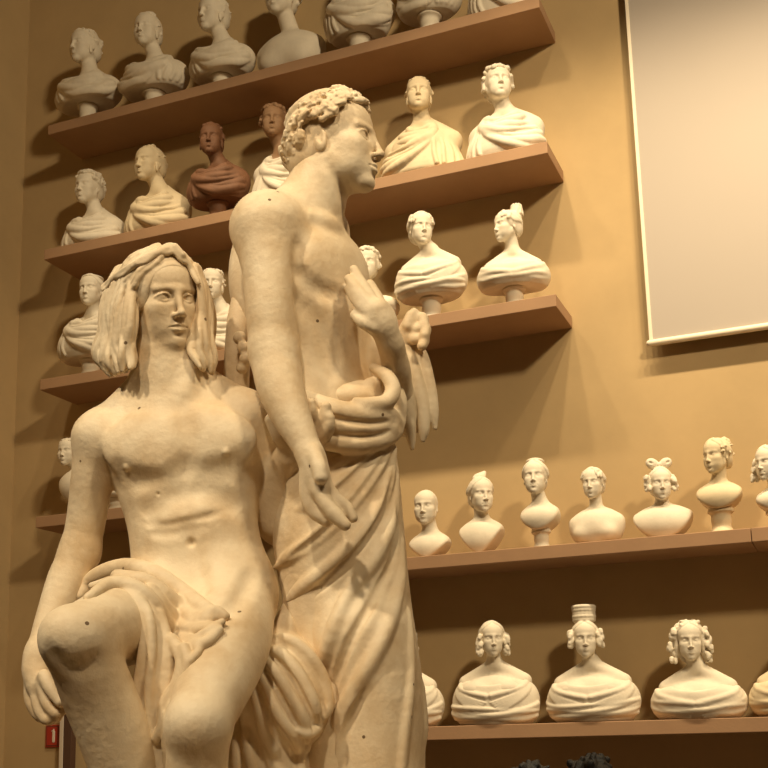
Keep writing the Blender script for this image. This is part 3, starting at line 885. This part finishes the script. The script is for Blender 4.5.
def mass(outer, inner, n, dout, din, sg):
    for layer in (0, 1, 2):
        for i in range(n):
            f = (i+.5*(layer % 2)+.25)/n; ph = rng.uniform(0, 6.28); e_ = rng.uniform(.86, 1.02) if layer else 1.0
            L = []
            for j in range(11):
                g = j/10*e_
                p = poly(outer, g)*(1-f)+poly(inner, g)*f
                d_ = dout+(din-dout)*math.sin(f*PI/2)**.8+.022*layer-.010*math.sin(g*7+ph)
                L.append((p[0]+sg*2.6*math.sin(g*9+ph)*(.3+g), p[1], d_, (3.2+1.2*math.sin(g*PI))*(1.0 if layer == 0 else 1.35)*(1 if g < .9 else 1-(g-.9)*3)))
            v.t(spline(L, 2), 1.4)


mass([(118, 270), (106, 290), (103, 312), (103, 335), (97, 352), (99, 364), (113, 376)], [(137, 262), (136, 285), (132, 305), (133, 325), (133, 342), (135, 352), (131, 366)], 8, .04, -.075, 1)
mass([(199, 272), (205, 292), (209, 312), (212, 335), (213, 355), (211, 373)], [(195, 266), (200, 285), (199, 310), (196, 330), (190, 350), (196, 366)], 5, .02, -.045, -1)
vol_hair = vol_obj('hair', v, OLD, youth); vol_hair['label'] = 'long wavy hair to the shoulders'
b_ = Sculpt(lo, hi, .0027)
BP = [(103, 287, 2.5), (116, 276, 3), (133, 265, 3.5), (151, 255, 3.5), (168, 249, 3.5), (180, 255, 3.2), (190, 266, 3), (198, 282, 2.5)]
b_.t([(p[0], p[1], p[2]-.004, p[3]) for p in v.trace(BP, 4)], 2)
b_.t([(p[0], p[1]+3+1.5*math.sin(i*1.3), p[2]-.006, p[3]*.75) for i, p in enumerate(v.trace(BP, 4))], 2)
d = v.hit(171, 250) or -.1
b_.b((171, 247, d, 4.5), 2); b_.c((167, 247, d-.004, 4), (159, 250, d-.004, 3), 2); b_.c((175, 247, d-.004, 4), (183, 255, d-.002, 3), 2)
o = vol_obj('headband', b_, OLD, youth)
if o: o['label'] = 'twisted hair band knotted over the forehead'

# cloth over his lap
lo, hi = box_of(60, 245, 545, 800, -.62, .15)
v = Sculpt(lo, hi, HS)


def lay(pts, k=4, off=-.006, n=5, dd=None):
    v.t(v.trace([(p[0], p[1], p[2]) for p in pts], n, off, bodyY, smooth=3), k)


lay([(80, 596, 6), (95, 578, 9), (124, 568, 10), (153, 574, 10), (178, 590, 10), (203, 608, 9), (222, 618, 6)])
lay([(88, 598, 5), (110, 585, 8), (133, 588, 9), (153, 604, 9), (168, 628, 9), (184, 642, 8), (204, 644, 7), (219, 630, 5)], off=-.010)
lay([(118, 577, 8), (148, 583, 9), (170, 602, 10), (190, 616, 9), (210, 620, 8)], off=-.004)
lay([(150, 592, 9), (172, 618, 9), (192, 630, 9), (212, 628, 7)], off=-.002)
lay([(160, 586, 4), (180, 604, 5), (196, 622, 5), (214, 610, 5), (226, 616, 4)], off=-.022)
lay([(172, 632, 5), (190, 640, 5), (206, 632, 4.5), (222, 622, 4)], off=-.022)
lay([(92, 586, 4), (120, 579, 4.5), (144, 590, 5), (158, 612, 5), (172, 640, 4.5), (188, 652, 4)], off=-.018)
lay([(184, 646, 6), (198, 650, 5), (192, 660, 4)], off=-.008)
# the end that falls between the legs
for L in ([(122, 590, -.25, 7), (139, 604, -.27, 8), (146, 634, -.28, 8), (144, 668, -.28, 9), (138, 700, -.27, 9), (146, 738, -.26, 10), (160, 790, -.25, 11)],
          [(140, 596, -.24, 8), (154, 624, -.26, 8), (158, 664, -.28, 8), (154, 704, -.28, 9), (160, 750, -.27, 9), (170, 800, -.25, 10)],
          [(132, 592, -.24, 5), (148, 614, -.285, 5.5), (152, 650, -.30, 5), (149, 690, -.30, 5), (151, 730, -.29, 5.5), (162, 775, -.27, 6)],
          [(158, 616, -.24, 8), (167, 648, -.27, 8), (167, 686, -.28, 9), (160, 716, -.28, 9)],
          [(172, 640, -.27, 7), (183, 660, -.30, 8), (177, 684, -.31, 7), (164, 704, -.31, 6), (163, 724, -.31, 6), (156, 738, -.30, 5)],
          [(184, 648, -.30, 6), (188, 664, -.32, 6), (180, 688, -.32, 6), (170, 714, -.32, 6), (168, 742, -.31, 7), (176, 790, -.28, 9)],
          [(150, 640, -.22, 13), (154, 690, -.21, 16), (152, 740, -.20, 18), (164, 800, -.19, 20)]):
    v.t(spline(L, 4), 2.5)
o = vol_obj('lap_cloth', v, OLD, youth); o['label'] = 'folded cloth laid over the right thigh'

# cloth gathered on the seat beside him
lo, hi = box_of(200, 345, 600, 830, -.30, .36); lo[2] = .25
v = Sculpt(lo, hi, HS)
v.e((283, 690, .02), (46, .12, 58), 10)
v.e((294, 708, .0), (37, .10, 40), 12)
v.e((268, 770, .06), (46, .12, 60), 14)
v.t([(300, 590, .10, 10), (292, 616, .08, 14), (280, 640, .02, 14)], 10)
F0 = (268, 640)
for L in ([(272, 636, 5), (290, 640, 6), (308, 654, 6.5), (323, 678, 6.5), (328, 706, 6), (320, 724, 5)],
          [(268, 646, 5), (284, 656, 6), (300, 676, 6.5), (313, 702, 6.5), (319, 724, 5)],
          [(264, 656, 4), (276, 672, 5.5), (290, 694, 6), (304, 720, 6.5), (308, 742, 5)],
          [(258, 668, 4), (268, 690, 5), (280, 716, 6), (296, 738, 6.5), (300, 756, 5)],
          [(252, 684, 4), (258, 708, 5), (266, 736, 6), (280, 760, 6)],
          [(244, 700, 4), (246, 730, 5), (250, 760, 6), (258, 790, 6)],
          [(236, 716, 4), (236, 745, 5), (238, 780, 6)],
          [(310, 742, 5), (300, 760, 6), (304, 790, 7)],
          [(322, 726, 5), (308, 734, 5), (296, 728, 4)]):
    v.draw(L, 3, off=-.004)
for L in ([(270, 641, 2), (288, 648, 3), (304, 664, 3.2), (319, 692, 3.2), (325, 714, 2)],
          [(266, 652, 2), (281, 665, 3), (296, 686, 3), (309, 712, 3), (314, 732, 2)],
          [(261, 663, 2), (272, 682, 3), (286, 706, 3), (300, 730, 3)],
          [(255, 677, 2), (263, 700, 3), (273, 726, 3), (288, 750, 3)],
          [(248, 692, 2), (252, 720, 3), (258, 748, 3), (268, 775, 3)]):
    v.draw(L, 3, off=-.001, op='sub')
o = vol_obj('gathered_cloth', v, OLD, youth); o['label'] = 'bunched cloth fanning out in folds beside the thigh'

# ================= standing man
lo, hi = box_of(212, 440, 78, 800, -.28, .46); lo[2] = .06
v = Sculpt(lo, hi, HS)
BR = np.array([[.66, .75, 0], [.75, -.66, 0], [0, 0, 1.0]])      # columns: his left, his front, up
BR[:, 0] = (.66, .75, 0); BR[:, 1] = (.75, -.66, 0)
q, s_ = G(304, 272, .12); v.ell(q, (.185, .126, .185), BR, .03)
q, s_ = G(264, 278, .20); v.ell(q, (.105, .10, .20), BR, .05)
q, s_ = G(318, 335, .115); v.ell(q, (.160, .122, .21), BR, .14)
q, s_ = G(326, 420, .12); v.ell(q, (.165, .125, .15), BR, .10)
q, s_ = G(322, 266, .020); v.ell(q, (.088, .040, .070), BR, .06)
q, s_ = G(340, 268, .12); v.ell(q, (.080, .042, .070), BR, .06)
v.c((321, 178, .09, 29), (304, 226, .10, 35), 16)
v.c((307, 206, .11, 22), (272, 217, .01, 22), 18)
v.c((318, 205, .14, 22), (328, 228, .24, 20), 16)
# his right arm
v.b((267, 226, -.02, 35), 14)
v.t([(266, 232, -.03, 34), (270, 275, -.05, 27), (271, 312, -.06, 25.5), (274, 352, -.06, 24)], 12)
v.t([(274, 352, -.06, 24), (280, 385, -.09, 24), (291, 415, -.12, 20), (303, 440, -.14, 15.5), (311, 458, -.15, 13)], 10)
v.t([(311, 456, -.15, 13), (316, 472, -.155, 14), (320, 488, -.155, 12)], 8)
v.t([(314, 452, -.175, 7), (319, 466, -.195, 8), (321, 477, -.20, 7.5)], 4)
v.t([(307, 474, -.15, 8), (307, 495, -.145, 7.5), (314, 511, -.145, 7.5), (326, 521, -.15, 6)], 4)
v.t([(318, 486, -.165, 8.5), (325, 502, -.17, 8), (335, 515, -.17, 8), (345, 525, -.17, 6)], 4)
v.t([(324, 484, -.15, 7.5), (335, 498, -.15, 7), (346, 508, -.15, 7), (353, 518, -.15, 5)], 4)
# his left arm, hand on his chest
v.t([(327, 236, .27, 19), (356, 310, .22, 17), (396, 392, .12, 15)], 12)
v.t([(396, 392, .12, 16), (396, 370, .04, 15), (391, 345, -.02, 12)], 8)
v.t([(391, 345, -.02, 12), (384, 328, -.05, 14), (377, 312, -.06, 14)], 8)
v.e((381, 320, -.055), (15, .018, 17), 6)
for f in ([(378, 312, -.06, 8), (369, 297, -.055, 7), (360, 282, -.045, 6.3), (354, 270, -.04, 5)],
          [(374, 313, -.07, 7.5), (364, 300, -.07, 7), (355, 288, -.06, 6.3), (349, 279, -.05, 5)],
          [(371, 318, -.07, 7), (362, 307, -.07, 6.5), (355, 297, -.06, 6), (350, 290, -.05, 5)],
          [(374, 328, -.065, 7), (364, 323, -.07, 6.5), (355, 315, -.055, 5.3)],
          [(386, 318, -.04, 7), (378, 300, -.03, 6.5), (370, 285, -.025, 5.5)]):
    v.t(f, 3.5)
# legs under the cloth
v.t([(318, 470, .10, 40), (322, 620, .10, 38), (330, 730, .06, 30), (335, 900, .12, 22), (338, 985, .14, 16)], 16)
v.t([(345, 470, .16, 40), (356, 620, .14, 38), (368, 740, .10, 30), (372, 900, .16, 22), (374, 985, .16, 16)], 16)
for a, b in (((338, 992, .14, 16), (352, 1005, -.02, 12)), ((374, 992, .16, 16), (400, 1000, .02, 12))): v.c(a, b, 10)
# modelling
v.draw([(298, 268, 4), (310, 284, 5), (328, 292, 5), (346, 294, 4)], 12, op='sub', off=-.010)
v.draw([(302, 300, 3), (318, 318, 4), (328, 340, 4), (332, 366, 3)], 20, op='sub', off=-.016)
v.draw([(299, 240, 3), (299, 256, 4), (299, 278, 4)], 10, op='sub', off=-.009)
v.draw([(306, 216, 3), (322, 221, 4), (337, 226, 3)], 12, off=.010)
v.draw([(322, 165, 5), (330, 190, 5), (336, 216, 4)], 10, off=.004)
d = v.hit(345, 288); v.b((346, 288, d+.002, 3.4), 3)
hc, s_ = G(336, 147, .08)
MF = Fr(hc, rotz(PI+1.28) @ rotx(.04) @ roty(0), 105*s_)
head(v, MF, hero=True)
man = vol_obj('standing_man', v, OLD, grp); man['label'] = 'standing man in profile with short curly hair, hand on chest'
bodyM = v

# his hair: smooth crown, a thick rim of curls
v = Vol(hc-.24, hc+.24, .0026)
k_ = MF.k
scalp(v, MF, .022)
rng = random.Random(9)
HL = [(0, .58), (.5, .52), (.92, .36), (1.15, .05), (1.32, -.08), (1.5, .10), (1.75, .02), (2.0, -.42), (2.4, -.74), (3.14, -.82)]
v.ell(MF.p((0, -.24, -.12)), np.array((.24, .22, .24))*k_, MF.R, .06*k_)
for q in (-1, 1):
    for i in range(210):
        g = rng.random(); az = 3.14*g
        rim = np.interp(az, [p[0] for p in HL], [p[1] for p in HL])
        el = rim+rng.random()**1.2*.58
        p = shell_pt(q*az, el, .018+rng.uniform(0, .02)+.026*max(0, math.cos(az))); r = rng.uniform(.026, .043)
        a0 = rng.uniform(0, 6.28); n_ = p/np.linalg.norm(p); t1 = np.cross(n_, (0, 0, 1.0)); t1 /= np.linalg.norm(t1); t2 = np.cross(n_, t1)
        pts = [MF.p(p+n_*.011*j+(t1*math.cos(a0+j*1.1)+t2*math.sin(a0+j*1.1))*r) for j in range(5)]
        v.tube(pts, [r*k_*.72, r*k_*.8, r*k_*.72, r*k_*.6, r*k_*.4], .006*k_)
    for i in range(9):
        f = i/8
        pts = [MF.p(shell_pt(q*(.15+.2*f+j/6*(1.0+1.5*f)), 1.35-(.35+.55*f)*j/6+.15*(1-f), .022)) for j in range(7)]
        v.tube(pts, .030*k_, .03*k_)
o = vol_obj('hair', v, OLD, man); o['label'] = 'short hair with a thick rim of curls'

# his cloak: wound round the hips and falling to the feet
lo, hi = box_of(216, 452, 318, 800, -.20, .48); lo[2] = .06
v = Sculpt(lo, hi, HS)
FLAT = (0, 1, 0)
sk = [(343, 425, .12, 50), (340, 480, .12, 60), (339, 540, .12, 66), (350, 610, .12, 62), (365, 690, .12, 58), (371, 770, .12, 54), (366, 900, .13, 60), (366, 985, .14, 62)]
v.t(sk, 8, flat=FLAT, fs=.82)
v.t([(360, 640, .06, 50), (376, 700, .05, 44), (378, 790, .06, 42)], 14)
v.t([(415, 690, .10, 9), (419, 728, .10, 9), (413, 752, .10, 7)], 6)
# folds over the hips and down the legs
for L in ([(394, 436, 5), (378, 466, 6), (352, 502, 7), (322, 532, 7), (296, 552, 7), (274, 568, 6)],
          [(390, 432, 4), (370, 456, 5.5), (344, 482, 6), (316, 502, 6), (298, 510, 5)],
          [(384, 430, 4), (362, 448, 5), (338, 462, 5), (318, 468, 4)],
          [(396, 448, 5), (384, 496, 6), (360, 536, 7), (328, 568, 7), (300, 590, 7), (282, 612, 6)],
          [(397, 470, 4), (392, 520, 6), (374, 560, 7), (350, 592, 7), (330, 640, 8), (318, 690, 8)],
          [(402, 540, 5), (398, 590, 7), (382, 640, 8), (358, 684, 9), (336, 726, 9), (322, 775, 9)],
          [(409, 610, 4), (410, 680, 5), (404, 740, 5), (398, 800, 5)],
          [(356, 690, 4), (342, 740, 6), (338, 800, 7)]):
    v.draw(L, 5, off=.0015)
for L in ([(392, 446, 2), (372, 478, 4), (344, 512, 4.5), (314, 540, 4.5), (286, 560, 3)],
          [(388, 440, 2), (366, 464, 3.5), (338, 490, 4), (312, 506, 3)],
          [(396, 466, 2), (384, 512, 4), (358, 552, 4.5), (328, 580, 4.5), (300, 604, 3)],
          [(399, 500, 2), (394, 556, 4), (372, 602, 5), (346, 650, 5), (328, 706, 4)],
          [(366, 690, 3), (350, 720, 4.5), (336, 765, 5), (330, 800, 5)]):
    v.draw(L, 4, off=-.0025, op='sub')
# the roll at the waist
for L in ([(292, 392, -.03, 7), (312, 402, -.045, 10), (338, 412, -.05, 12), (366, 416, -.03, 12), (386, 416, .01, 11), (397, 424, .05, 8)],
          [(300, 410, -.03, 9), (330, 424, -.045, 11), (362, 428, -.03, 11), (390, 428, .02, 9)],
          [(310, 436, -.03, 9), (332, 442, -.04, 10), (360, 444, -.025, 10), (386, 438, .02, 9), (397, 432, .05, 6)],
          [(374, 368, .03, 5), (387, 376, .0, 7), (393, 390, -.01, 8), (386, 402, -.025, 8), (368, 404, -.045, 7), (356, 401, -.05, 4)],
          [(372, 386, .04, 9), (388, 384, .06, 9), (397, 400, .06, 10), (396, 420, .07, 10)],
          [(300, 400, .22, 14), (280, 400, .26, 16)]):
    v.t(spline(L, 4), 5)
v.e((345, 408, .13), (50, .14, 22), 8)
for L in ([(306, 408, 2), (334, 418, 3), (366, 423, 3), (392, 421, 2)], [(316, 431, 2), (344, 436, 2.5), (372, 436, 2.5), (394, 430, 2)]):
    v.draw(L, 3, op='sub', off=-.002)
# the end hanging from the raised fist, and the piece behind the back
for L in ([(408, 340, .16, 7), (420, 356, .15, 8), (428, 384, .15, 7.5), (433, 410, .155, 6), (435, 428, .16, 2.5)],
          [(404, 344, .14, 7), (413, 372, .13, 8), (421, 402, .14, 8), (424, 428, .15, 6), (423, 440, .155, 2.5)],
          [(400, 350, .13, 8), (404, 384, .12, 9), (408, 416, .13, 8), (411, 438, .15, 5), (412, 448, .155, 2.5)],
          [(396, 372, .14, 10), (399, 404, .14, 10), (402, 430, .16, 7)],
          [(404, 348, .19, 10), (414, 390, .19, 11), (416, 425, .19, 8)]):
    v.t(spline(L, 4), 2.5)
v.t([(250, 268, .20, 8), (242, 310, .17, 13), (238, 345, .16, 13), (236, 392, .17, 13)], 6)
for q in ((240, 338, .08, 7), (244, 348, .07, 7), (246, 359, .07, 7), (242, 368, .08, 6)): v.b(q, 3)
o = vol_obj('cloak', v, OLD, man); o['label'] = 'cloak wound round the hips and falling in long folds'
# the raised fist that holds the cloak end
lo, hi = box_of(392, 438, 306, 362, .02, .26)
v = Sculpt(lo, hi, .0025)
v.t([(402, 350, .15, 10), (408, 336, .14, 12), (412, 326, .13, 11)], 5)
for L in ([(414, 322, .12, 6), (422, 318, .11, 6), (424, 324, .10, 5)], [(416, 330, .11, 6), (425, 329, .10, 6), (425, 335, .09, 5)],
          [(415, 339, .11, 6), (424, 340, .10, 5.5), (422, 346, .09, 5)], [(408, 326, .11, 6), (411, 317, .11, 6), (414, 313, .11, 5)]):
    v.t(L, 3)
vol_obj('fist', v, OLD, man)

# ================= seat, base and pedestal
lo, hi = box_of(120, 330, 610, 1000, .02, .52); lo[2] = .04
v = Sculpt(lo, hi, .008)
v.t([(215, 690, .26, 70), (215, 800, .24, 85), (220, 950, .22, 100)], 20)
rng = random.Random(3)
for i in range(16): v.b((rng.uniform(150, 290), rng.uniform(720, 960), rng.uniform(.08, .30), rng.uniform(25, 45)), 12)
vol_obj('rock_seat', v, OLD, grp)
v = Vol((-.70, -.80, -.02), (.80, .66, .16), .01)
v.D = np.broadcast_to(0, v.n).astype(np.float32)
g = v.box(v.lo, v.lo+v.h*v.n)[1]
v.D = (np.maximum(np.maximum(np.abs(g[0]-.03)-.60, np.abs(g[1]+.05)-.58), np.maximum(-g[2], g[2]-.10+.012*np.sin(g[0]*14)*np.sin(g[1]*11)))).astype(np.float32)
vol_obj('base', v, OLD, grp)
c_ = SO+SR@V3(.03, -.05, 0)
pd = box('pedestal', (-.66, -.64, -.50), (.66, .64, .50), mat('pedestal_paint', (.52, .42, .28), .7, .04, 4, .04), bevel=.01, origin=(0, 0, 0))
pd.location = (c_[0], c_[1], .51); pd.scale = (1, 1, 1.02); pd.rotation_euler = grp.rotation_euler
tag(pd, 'tall square pedestal under the big plaster group', 'pedestal')


# ------------------------------------------------------------------ visitors in front of the shelves: only the tops of their heads show
def visitor(u, vtop, d, yaw, label, cloth, seed):
    rng = random.Random(seed)
    top, s = at_d(u, vtop, d)
    H = top[2]; k = .225
    root = empty('person', (top[0], top[1], 0)); tag(root, label, 'person', 'visitors behind the statues')
    root.rotation_euler = (0, 0, PI+yaw)
    h = .011; lo, hi = (-.36, -.30, -.02), (.36, .34, H+.06)
    z = lambda f: f*(H-.02)
    hd = Fr((0, .02, H-.025-.5*k), None, k)
    v = Vol((-.36, -.3, -.02), (.36, .34, H+.05), .0085)
    head(v, hd)
    v.cone((0, -.005, H-.15-.10), (0, -.02, z(.82)), .052, .062, .03)
    v.ell((0, 0, z(.74)), (.165, .105, .20), None, .05)
    v.ell((0, 0, z(.60)), (.135, .095, .16), None, .06)
    v.ell((0, -.01, z(.52)), (.160, .110, .12), None, .06)
    for q in (-1, 1):
        v.tube([(q*.15, 0, z(.80)), (q*.21, -.01, z(.70)), (q*.235, -.01, z(.60)), (q*.24, .05, z(.50)), (q*.235, .09, z(.45))], [.055, .047, .040, .030, .026], .03)
        v.ell((q*.235, .10, z(.425)), (.022, .03, .05), None, .015)
        for f in range(4): v.cone((q*.235, .075+.018*f, z(.41)), (q*.225, .085+.018*f, z(.375)), .009, .007, .005)
        v.cone((q*.225, .13, z(.43)), (q*.215, .145, z(.40)), .010, .008, .006)
        v.tube([(q*.085, 0, z(.50)), (q*.09, .01, z(.28)), (q*.09, -.01, z(.05)), (q*.09, -.01, .06)], [.085, .060, .042, .042], .03)
        v.cone((q*.09, -.03, .04), (q*.10, .12, .03), .038, .030, .02)
    v.keep(lambda X, Y_, Z: -Z+0*X+0*Y_)
    body = vol_obj('body', v, M['skin'], root)
    v = Vol(lo, hi, .010)
    v.ell((0, 0, z(.735)), (.180, .120, .21), None, .05); v.ell((0, 0, z(.60)), (.155, .115, .17), None, .06); v.ell((0, -.01, z(.53)), (.172, .125, .10), None, .05)
    for q in (-1, 1): v.tube([(q*.15, 0, z(.80)), (q*.21, -.01, z(.70)), (q*.235, -.01, z(.60)), (q*.24, .05, z(.50)), (q*.236, .085, z(.455))], [.068, .060, .053, .043, .038], .03)
    v.keep(lambda X, Y_, Z: z(.47)-Z+0*X+0*Y_)
    vol_obj('jacket', v, cloth, root)
    v = Vol(lo, hi, .010)
    v.ell((0, -.01, z(.50)), (.165, .118, .11), None, .05)
    for q in (-1, 1): v.tube([(q*.085, 0, z(.50)), (q*.09, .01, z(.28)), (q*.09, -.01, .08)], [.098, .074, .062], .03)
    v.keep(lambda X, Y_, Z: .05-Z+0*X+0*Y_)
    vol_obj('trousers', v, M['cloth'], root)
    v = Vol(hd.o-.2, hd.o+.2, .005)
    scalp(v, hd, .05)
    for i in range(90):
        az, el = rng.uniform(0, 6.28), rng.uniform(.05, 1.35)
        if math.cos(az) > .35 and el < .75: continue
        p = shell_pt(az, el, .045); n_ = np.array([rng.uniform(-1, 1) for _ in range(3)])*.07
        v.cone(hd.p(p-n_), hd.p(p+n_+V3(0, 0, -.02)), .055*k, .03*k, .012*k)
    vol_obj('hair', v, M['blackhair'], root)
    v = Vol(lo, (.36, .34, .14), .008)
    for q in (-1, 1): v.cone((q*.09, -.04, .045), (q*.10, .14, .038), .048, .040, .02); v.cone((q*.09, -.01, .05), (q*.09, -.01, .10), .050, .050, .02)
    v.keep(lambda X, Y_, Z: -Z+0*X+0*Y_)
    vol_obj('shoes', v, M['brown'], root)


visitor(531, 761, 4.75, .5, 'person with short dark hair, the smaller of two heads at the photo bottom', M['greycloth'], 5)
visitor(589, 754.5, 4.1, .9, 'person with full black hair, the bigger of two heads at the photo bottom', M['cloth'], 6)


# ------------------------------------------------------------------ light: warm ceiling spots
def spot(name, loc, to, power, cone=60, size=.06, blend=.8, col=(1, .76, .42)):
    l = bpy.data.lights.new(name, 'SPOT'); l.energy = power; l.color = col; l.shadow_soft_size = size
    l.spot_size = math.radians(cone); l.spot_blend = blend
    o = bpy.data.objects.new(name, l); C.objects.link(o); o.location = loc
    o.rotation_euler = (Vector(to)-Vector(loc)).to_track_quat('-Z', 'Y').to_euler()
    return o


WARM = (1, .79, .50)
for i in range(11):
    x = -4.2+.8*i
    spot('track_spot', (x, -1.95, 7.15), (x-.1, 0, 1.2 if i < 3 else 2.7), (95, 110, 120, 135, 165, 190, 210, 215, 205, 185, 150)[i], 85, .07, 1.0, WARM)
spot('far_spot', (3.6, -7.0, 8.0), (-3.0, 0, 4.3), 1200, 80, .40, .9, WARM)
spot('statue_spot', (-3.2, -8.6, 7.6), (-1.45, -4.25, 2.3), 740, 30, .16, .7, (1, .82, .56))
spot('statue_spot', (-.2, -9.2, 7.2), (-1.35, -4.25, 2.2), 560, 30, .16, .7, (1, .82, .56))
w = bpy.data.worlds.new('world'); bpy.context.scene.world = w; w.use_nodes = True
w.node_tree.nodes['Background'].inputs[0].default_value = (1, .52, .24, 1)
w.node_tree.nodes['Background'].inputs[1].default_value = .032
sc = bpy.context.scene
sc.view_settings.view_transform = 'Standard'; sc.view_settings.look = 'None'
sc.view_settings.exposure = .66; sc.view_settings.gamma = 1
